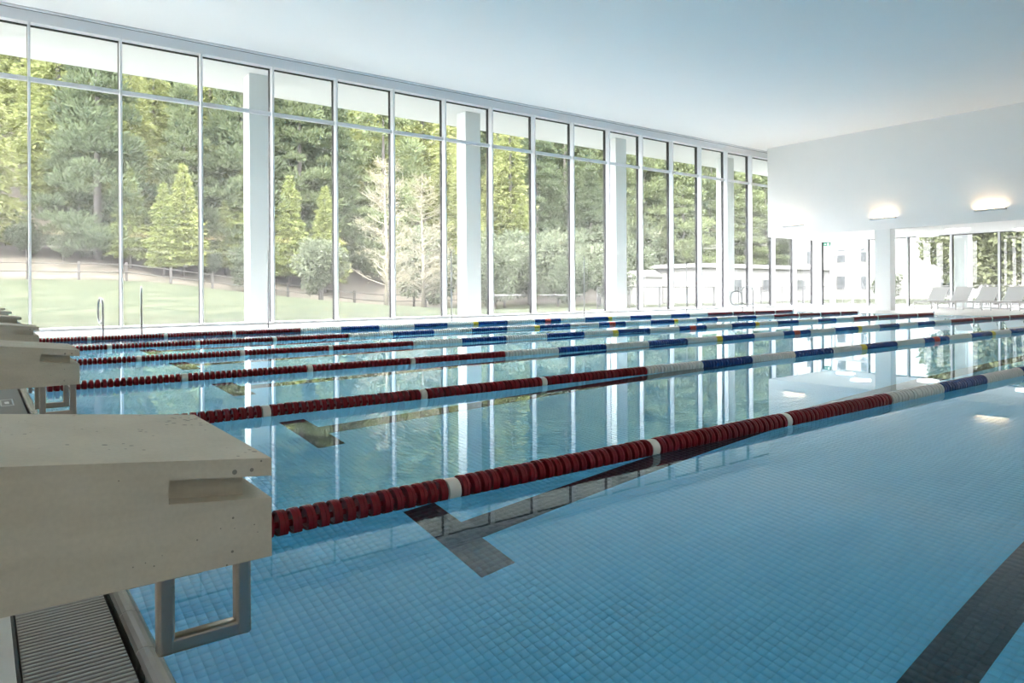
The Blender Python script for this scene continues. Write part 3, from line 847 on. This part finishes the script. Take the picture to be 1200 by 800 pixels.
def railing(p0, p1, lb):
    p0, p1 = Vector(p0), Vector(p1); L_ = (p1 - p0).length; ang = math.atan2(p1.y - p0.y, p1.x - p0.x)
    e = empty('railing', p0, ang); tag(e, lb, 'railing', 'terrace railings')
    MB().box(0, L_, -.02, .02, 1.03, 1.07).build('top_rail', M['railing'], e)
    MB().box(0, L_, -.015, .015, .06, .09).build('bottom_rail', M['railing'], e)
    for x in np.arange(0, L_ + .01, L_ / max(1, round(L_ / 2.2))): MB().box(x - .02, x + .02, -.02, .02, 0, 1.05).build('post', M['railing'], e)
    for x in np.arange(.12, L_ - .05, .13): link('baluster', bal, e, (float(x), 0, .07))
railing((23.2, 23.9, -.06), (31.9, 23.9, -.06), 'grey bar railing of the terrace outside the long window wall, nearer half')
railing((32.0, 23.9, -.06), (40.7, 23.9, -.06), 'grey bar railing of the terrace outside the long window wall, farther half')
railing((40.8, 23.9, -.06), (40.8, 14.0, -.06), 'grey bar railing of the terrace beyond the terrace door')
railing((40.8, 13.9, -.06), (40.8, 4.0, -.06), 'grey bar railing of the terrace behind the sun loungers')

# meadow fence along the foot of the bank
fe = empty('meadow_fence', (10, 50.5, 0)); tag(fe, 'weathered wooden fence along the foot of the forest bank', 'fence')
fx = np.arange(-8, 34, 2.6)
for x in fx:
    z = float(hz(x, 50.5)); MB().box(x - 10 - .07, x - 10 + .07, -.07, .07, z - .1, z + 1.15).build('post', M['wood_post'], fe)
for a, c in zip(fx[:-1], fx[1:]):
    za, zc = float(hz(a, 50.5)), float(hz(c, 50.5))
    for h in (.5, 1.0):
        MB().tube([(a - 10, -.08, za + h), (c - 10, -.08, zc + h)], .03, 5).build('rail', M['wood_post'], fe)

# ------------------------------------------------------------------ outside: houses
def house_block(loc, w, d, h, lb, wins, name='apartment_building', roof='flat', face='x-'):
    """facade looks to -x; w along y, d along x"""
    e = empty(name, loc); tag(e, lb, 'building')
    MB().box(0, d, -w, 0, -.3, h).build('wall', M['bwall'], e)
    MB().box(-.25, d + .25, -w - .25, .25, h, h + .3).build('roof', M['bwall'], e)
    for (y0, y1, z0, z1) in wins:
        f = MB().box(-.06, .02, -y1, -y0, z0, z1).build('window', M['bframe'], e)
        nn = max(1, round((y1 - y0) / .9)); st = (y1 - y0) / nn
        for k in range(nn):
            MB().box(-.075, -.055, -y0 - st * (k + 1) + .06, -y0 - st * k - .06, z0 + .06, z1 - .06).build('pane', M['bwin'], f)
    return e
w1 = []
for fl in range(4):
    z = .9 + 2.9 * fl
    w1 += [(5.0, 6.0, z, z + 1.5), (7.6, 8.3, z, z + 1.5), (1.5, 2.4, z, z + 1.5)]
house_block((75, 45.0, -.2), 9.2, 12, 12.5, 'white apartment block seen through the terrace door', w1)
w2 = []
for fl in range(4):
    z = .3 + 2.75 * fl
    w2 += [(4.75, 5.85, z, z + 1.8)]
house_block((76, 34.8, -.2), 5.9, 12, 13, 'white apartment block right of the square column', w2)
# long low white building beyond the terrace
e = empty('pavilion', (51.5, 40, -.5)); tag(e, 'long low white pavilion beyond the terrace railing', 'building')
MB().box(0, 22, 0, 9, 0, 3.3).build('wall', M['bwall'], e)
MB().box(-.4, 22.4, -.4, 9.4, 3.3, 3.65).build('roof', M['bwall'], e)
for k in range(3):
    f = MB().box(4 + 5.5 * k, 6.2 + 5.5 * k, -.05, .02, 1.1, 2.3).build('window', M['bframe'], e)
    MB().box(4.1 + 5.5 * k, 6.1 + 5.5 * k, -.07, -.05, 1.2, 2.2).build('pane', M['bwin'], f)
e = empty('garden_shed', (44.8, 40.5, -.5)); tag(e, 'small pale shed among the shrubs left of the pavilion', 'shed')
MB().box(0, 2.2, 0, 2.5, 0, 2.4).build('wall', M['bwall'], e)
MB().prism([(-.2, 2.4), (2.4, 2.4), (1.1, 3.0)], -.2, 2.7, 'y').build('roof', M['bframe'], e)

# ------------------------------------------------------------------ outside: trees
def sprays(base, dirs, ln, wd, rng, droop=.2):
    """one small leaf quad per base point"""
    n = len(base)
    d = dirs + rng.normal(0, .45, (n, 3)); d[:, 2] -= droop
    d /= np.linalg.norm(d, axis=1)[:, None]
    s = np.cross(d, rng.normal(0, 1, (n, 3))); s /= np.linalg.norm(s, axis=1)[:, None] + 1e-6
    L = (ln * rng.uniform(.6, 1.3, n))[:, None]; W = (wd * rng.uniform(.6, 1.3, n))[:, None]
    return np.stack([base - s * W * .35, base + d * L * .5 - s * W, base + d * L, base + d * L * .5 + s * W], 1)
def conifer(seed, h, r, shape, n_whorl, per, dens, ln, wd, z0=.08, up_=.1, droop=.25):
    rng = np.random.default_rng(seed); quads = []; br = MB()
    for w in range(n_whorl):
        t = (w + rng.uniform(.1, .9)) / n_whorl
        z = h * (z0 + (1 - z0) * t)
        R = r * shape(t) * rng.uniform(.75, 1.15)
        nb = max(3, int(per * (.45 + .55 * (1 - t))))
        a0 = rng.uniform(0, 6.28)
        for k in range(nb):
            a = a0 + 6.283 * k / nb + rng.normal(0, .25); Rb = R * rng.uniform(.7, 1.15)
            u = np.array([math.cos(a), math.sin(a), 0.])
            m = max(4, int(dens * (Rb + .3)))
            s = rng.uniform(.12, 1, m) ** .75
            zz = z + up_ * Rb * s - droop * Rb * s * s
            side = rng.normal(0, .16 * Rb + .05, m) * (1.1 - s * .5)
            p = u[None] * (Rb * s)[:, None] + np.array([-u[1], u[0], 0])[None] * side[:, None]
            p[:, 2] = zz + rng.normal(0, .05 * h / 10, m)
            quads.append(sprays(p, np.repeat(u[None], m, 0), ln, wd, rng, .15))
    tip = np.zeros((14, 3)); tip[:, 2] = h * rng.uniform(.93, 1.0, 14)
    quads.append(sprays(tip, np.repeat(np.array([[0, 0, 1.]]), 14, 0), ln, wd, rng, -.2))
    Q = np.concatenate(quads)
    return Q
def crown_mesh(name, Q, m):
    n = len(Q); return quick_mesh(name, Q.reshape(-1, 3), np.arange(4 * n).reshape(n, 4), m)
def trunk_mesh(name, h, r, m):
    return MB().tube([(0, 0, -.8), (0, 0, h * .3), (.05, 0, h * .65), (0, 0, h * .97)], [r * 1.2, r, r * .6, .02], 8).mesh(name, m, smooth=True)
cone = lambda t: (1 - t) ** .85 * (.35 + .65 * min(1, t * 5 + .35)) + .03
full = lambda t: math.sqrt(max(0, 1 - (max(0, t - .35) / .68) ** 2)) * min(1, .55 + t * 1.4) + .02
def tufts(seed, h, r, shape, nc, per, ln, wd, z0, rad):
    """rounded needle clumps set along the crown surface"""
    rg = np.random.default_rng(seed); Q = []
    for k in range(nc):
        t = rg.uniform(0, 1) ** 1.15; z = h * (z0 + (1 - z0) * t)
        R = r * shape(t); a = rg.uniform(0, 6.28); q = rg.uniform(.35, 1) ** .6
        c = np.array([R * q * math.cos(a), R * q * math.sin(a), z - .12 * R * q])
        rc = rad * rg.uniform(.6, 1.2) * (1.1 - .45 * t)
        d = rg.normal(0, 1, (per, 3)); d[:, 2] = np.abs(d[:, 2]) * .9 - .25; d /= np.linalg.norm(d, axis=1)[:, None]
        p = c + d * (rg.uniform(.1, 1, per) ** .6)[:, None] * np.array([rc, rc, rc * .6])
        Q.append(sprays(p, d + np.array([0, 0, .5]), ln, wd, rg, -.1))
    tip = np.zeros((60, 3)); tip[:, 2] = h * rg.uniform(.93, 1.0, 60); tip[:, :2] = rg.normal(0, .2, (60, 2))
    Q.append(sprays(tip, np.repeat(np.array([[0, 0, 1.]]), 60, 0), ln, wd, rg, -.2))
    return np.concatenate(Q)
PINE = []; LARCH = []; YOUNG = []
for s in range(5):
    PINE.append((crown_mesh('pine_crown', tufts(10 + s, 17, 3.6, full if s % 2 else cone, 140, 150, .40, .068, .04, 1.25), M['pine']), trunk_mesh('pine_trunk', 17, .24, M['bark'])))
for s in range(4):
    LARCH.append((crown_mesh('larch_crown', conifer(30 + s, 18, 3.3, cone, 52, 9, 19, .42, .08, .06, .05, .3), M['larch']), trunk_mesh('larch_trunk', 18, .22, M['bark'])))
for s in range(3):
    YOUNG.append((crown_mesh('young_larch_crown', conifer(50 + s, 8, 1.9, cone, 36, 10, 34, .26, .055, .10, .12, .22), M['young']), trunk_mesh('young_larch_trunk', 8, .10, M['bark'])))
def tree(name, kit, x, y, sc, rz, lb, cat, grp, sz=None):
    e = empty(name, (x, y, float(hz(x, y))), rz); e.scale = (sc, sc, sz or sc); tag(e, lb, cat, grp)
    link('crown', kit[0], e); link('trunk', kit[1], e)
    return e
def where(x, y):
    d = x * CT + y * ST; u = U0 + F_PX * (x * ST - y * CT) / d
    Xw = YW * x / y
    i = int(math.floor((Xw - XM) / DM)) + 1
    return 'the %s window bay' % ordw[max(0, min(18, i))] if Xw < XE else 'the end windows'
ROWN = ['front', 'second', 'third', 'fourth', 'fifth', 'sixth', 'seventh', 'eighth', 'ninth', 'tenth', 'eleventh', 'rearmost']
def proj_u(x, y):
    d = x * CT + y * ST; r = x * ST - y * CT
    return U0 + F_PX * r / d
rng = random.Random(4)
rows = [57.5, 61, 65, 69.5, 74.5, 80, 86, 93, 101, 110, 120, 131]
np_, nl_ = 0, 0
for ri, yy in enumerate(rows):
    x = -4.0 + rng.uniform(0, 3)
    st = 5.2 + ri * .45
    while x < yy * 2.1:
        X, Y = x + rng.uniform(-1.2, 1.2), yy + rng.uniform(-1.8, 1.8)
        x += st * rng.uniform(.8, 1.2) * (1 + max(0, x - 60) / 120)
        u = proj_u(X, Y)
        if u < -70 or u > 985: continue
        # patches: upper slope and right side carry more light green larch
        g = math.sin(X * .16 + 1.3) + math.sin(Y * .11 + X * .05) + rng.uniform(-.8, .8) + (ri - 3) * .16
        if g > .35:
            tree('larch_tree', rng.choice(LARCH), X, Y, rng.uniform(.75, 1.1), rng.uniform(0, 6.28), 'light green larch in the %s forest row, seen through %s' % (ROWN[ri], where(X, Y)), 'tree', 'light green larches of the forest'); nl_ += 1
        else:
            tree('pine_tree', rng.choice(PINE), X, Y, rng.uniform(.75, 1.1), rng.uniform(0, 6.28), 'dark green pine in the %s forest row, seen through %s' % (ROWN[ri], where(X, Y)), 'tree', 'dark green pines of the forest'); np_ += 1
for k, (x, y, h, lb) in enumerate([(11.75, 54.0, 7.9, 'tallest yellow-green young larch in front of the third window bay'), (10.3, 53.2, 6.4, 'yellow-green young larch just left of the tallest one'), (8.45, 54.5, 6.8, 'yellow-green young larch left edge of the third window bay'), (15.0, 55.5, 5.6, 'small yellow-green young larch left of the leftmost column in view'), (17.2, 56.0, 10.5, 'tall yellow-green larch beside the leftmost column in view'), (19.6, 54.5, 8.6, 'yellow-green young larch right of the leftmost column in view'), (22.3, 54.0, 8.4, 'yellow-green young larch at the right of the fifth bay'), (36.5, 53.0, 7.5, 'yellow-green young larch right of the second column in view'), (43.0, 55.0, 9.5, 'yellow-green larch behind the ninth bay')]):
    tree('young_larch', YOUNG[k % 3], x, y, h / 8, k * 1.3, lb, 'tree', 'yellow-green young larches at the forest edge')
# two pale, barely budding trees
def bare_tree(x, y, h, lb, seed):
    rg = np.random.default_rng(seed); e = empty('pale_tree', (x, y, float(hz(x, y)))); tag(e, lb, 'tree', 'pale budding trees')
    MB().tube([(0, 0, -.5), (.05, 0, h * .4), (-.05, .05, h * .75), (0, 0, h)], [.13, .10, .06, .012], 7).build('trunk', M['bark_pale'], e, smooth=True)
    b = MB(); Q = []
    for k in range(90):
        t = rg.uniform(.08, .97); z = h * t; a = rg.uniform(0, 6.28); L_ = h * .28 * (1 - t) ** .6 * rg.uniform(.6, 1.1) + .3
        u = Vector((math.cos(a), math.sin(a), 0))
        p0 = Vector((0, 0, z)); p1 = p0 + u * L_ * .5 + Vector((0, 0, L_ * .15)); p2 = p0 + u * L_ + Vector((0, 0, L_ * .4))
        b.tube([p0, p1, p2], [.03, .02, .008], 4, cap=False)
        for j in range(5):
            s = rg.uniform(.3, 1); q0 = p0.lerp(p2, s); q1 = q0 + Vector(rg.normal(0, .28, 3)) + Vector((0, 0, .2)) + u * .2
            b.tube([q0, q1], [.014, .006], 3, cap=False)
        m = 26; s = rg.uniform(.2, 1.05, m)[:, None]
        P = np.array(p0)[None] * (1 - s) + np.array(p2)[None] * s + rg.normal(0, .16, (m, 3))
        Q.append(sprays(P, np.repeat(np.array(u)[None], m, 0), .16, .04, rg, -.1))
    b.build('branches', M['bark_pale'], e)
    link('buds', crown_mesh('buds', np.concatenate(Q), M['pale']), e)
bare_tree(21.3, 41.5, 9.4, 'pale budding tree left of the seventh mullion, before the dark pines', 5)
bare_tree(24.6, 42.5, 9.2, 'pale budding tree with a white trunk left of the second column', 6)
# leafy shrubs and broadleaf trees
def bush_quads(seed, h, r, n, ln, wd):
    rg = np.random.default_rng(seed)
    cs = rg.normal(0, 1, (26, 3)); cs /= np.linalg.norm(cs, axis=1)[:, None]; cs *= rg.uniform(.35, .95, 26)[:, None]
    c = cs[rg.integers(0, 26, n)] * np.array([r * .8, r * .8, h * .40]) + np.array([0, 0, h * .56])
    d = rg.normal(0, 1, (n, 3)); d /= np.linalg.norm(d, axis=1)[:, None]
    p = c + d * (rg.uniform(.3, 1, n) ** .5)[:, None] * np.array([r * .34, r * .34, h * .17])
    p[:, 2] = np.maximum(p[:, 2], .05)
    return sprays(p, d, ln, wd, rg, .1)
BUSH = [(crown_mesh('bush_crown', bush_quads(70 + s, 5, 2.3, 6500, .26, .09), M['shrub']), MB().tube([(0, 0, -.4), (0, 0, 1.5), (.2, .1, 3.4)], [.12, .09, .04], 6).mesh('bush_stem', M['bark'])) for s in range(3)]
BROAD = [(crown_mesh('broad_crown', bush_quads(80 + s, 9, 3.6, 13000, .34, .12), M['broad']), MB().tube([(0, 0, -.4), (.1, 0, 3), (0, .2, 6.5)], [.2, .16, .06], 7).mesh('broad_trunk', M['bark'])) for s in range(3)]
shr = [(27.5, 38, .8), (30.5, 41, 1.0), (33.5, 37, .75), (36.5, 42, 1.1), (39, 38.5, .8), (42, 43, 1.1), (47.5, 44.5, 1.1), (34, 47, 1.3), (40, 50, 1.4), (28, 48, 1.2), (47, 52, 1.5), (55, 56, 1.5), (62, 57, 1.5), (70, 58, 1.6), (19, 47, .9), (15.5, 51, .7), (2.6, 56.2, .5), (4.6, 55.6, .42), (6.4, 56.4, .55), (13.6, 54.2, .4)]
for k, (x, y, s) in enumerate(shr):
    e = empty('shrub', (x, y, float(hz(x, y))), k * 1.1); e.scale = (s, s, s)
    tag(e, '%s grey-green leafy shrub before the forest, seen through %s' % ('tall' if s > 1.15 else ('low' if s < .95 else 'middling'), where(x, y)), 'shrub', 'garden shrubs before the forest')
    link('crown', BUSH[k % 3][0], e); link('stem', BUSH[k % 3][1], e)
brs = [(50, 16.6, 1.0, 'leafy tree outside the end windows, left of the last mullion'), (51, 13.2, 1.05, 'leafy tree outside the end windows at the right edge'), (58, 21.0, .9, 'leafy tree behind the white outdoor column at the end'), (57, 15.5, 1.2, 'leafy tree behind the others outside the end windows'), (62, 17.5, 1.3, 'tallest leafy tree far outside the end windows'), (52, 9.5, 1.1, 'leafy tree outside the end windows beyond the right edge'), (64, 12, 1.3, 'leafy tree far outside beyond the right edge'), (70, 20.5, 1.5, 'broad leafy tree at the back between the apartment block and the others'), (69, 15.5, 1.5, 'broad leafy tree at the very back outside the end windows')]
for kk in range(8):  # row added out of view to hide sky mirrored in the side glass
    brs.append((52 + (kk % 3) * 4, 4.5 - kk * 5.2, 1.25 + .12 * (kk % 2), 'unseen leafy tree added beyond the right edge to block sky, %s from the pool' % (['first'] + ordw[1:])[kk]))
for k, (x, y, s, lb) in enumerate(brs):
    e = empty('leafy_tree', (x, y, -.2), k * 1.7); e.scale = (s, s, s); tag(e, lb, 'tree', 'leafy trees outside the end windows')
    link('crown', BROAD[k % 3][0], e); link('trunk', BROAD[k % 3][1], e)
e = empty('garden_bush', (62, 28.6, -.2)); e.scale = (.55, .55, .5); tag(e, 'small bush left of the square column, before the apartment block', 'bush')
link('crown', BUSH[0][0], e); link('stem', BUSH[0][1], e)
print('forest', np_, nl_, 'objects', len(bpy.data.objects))
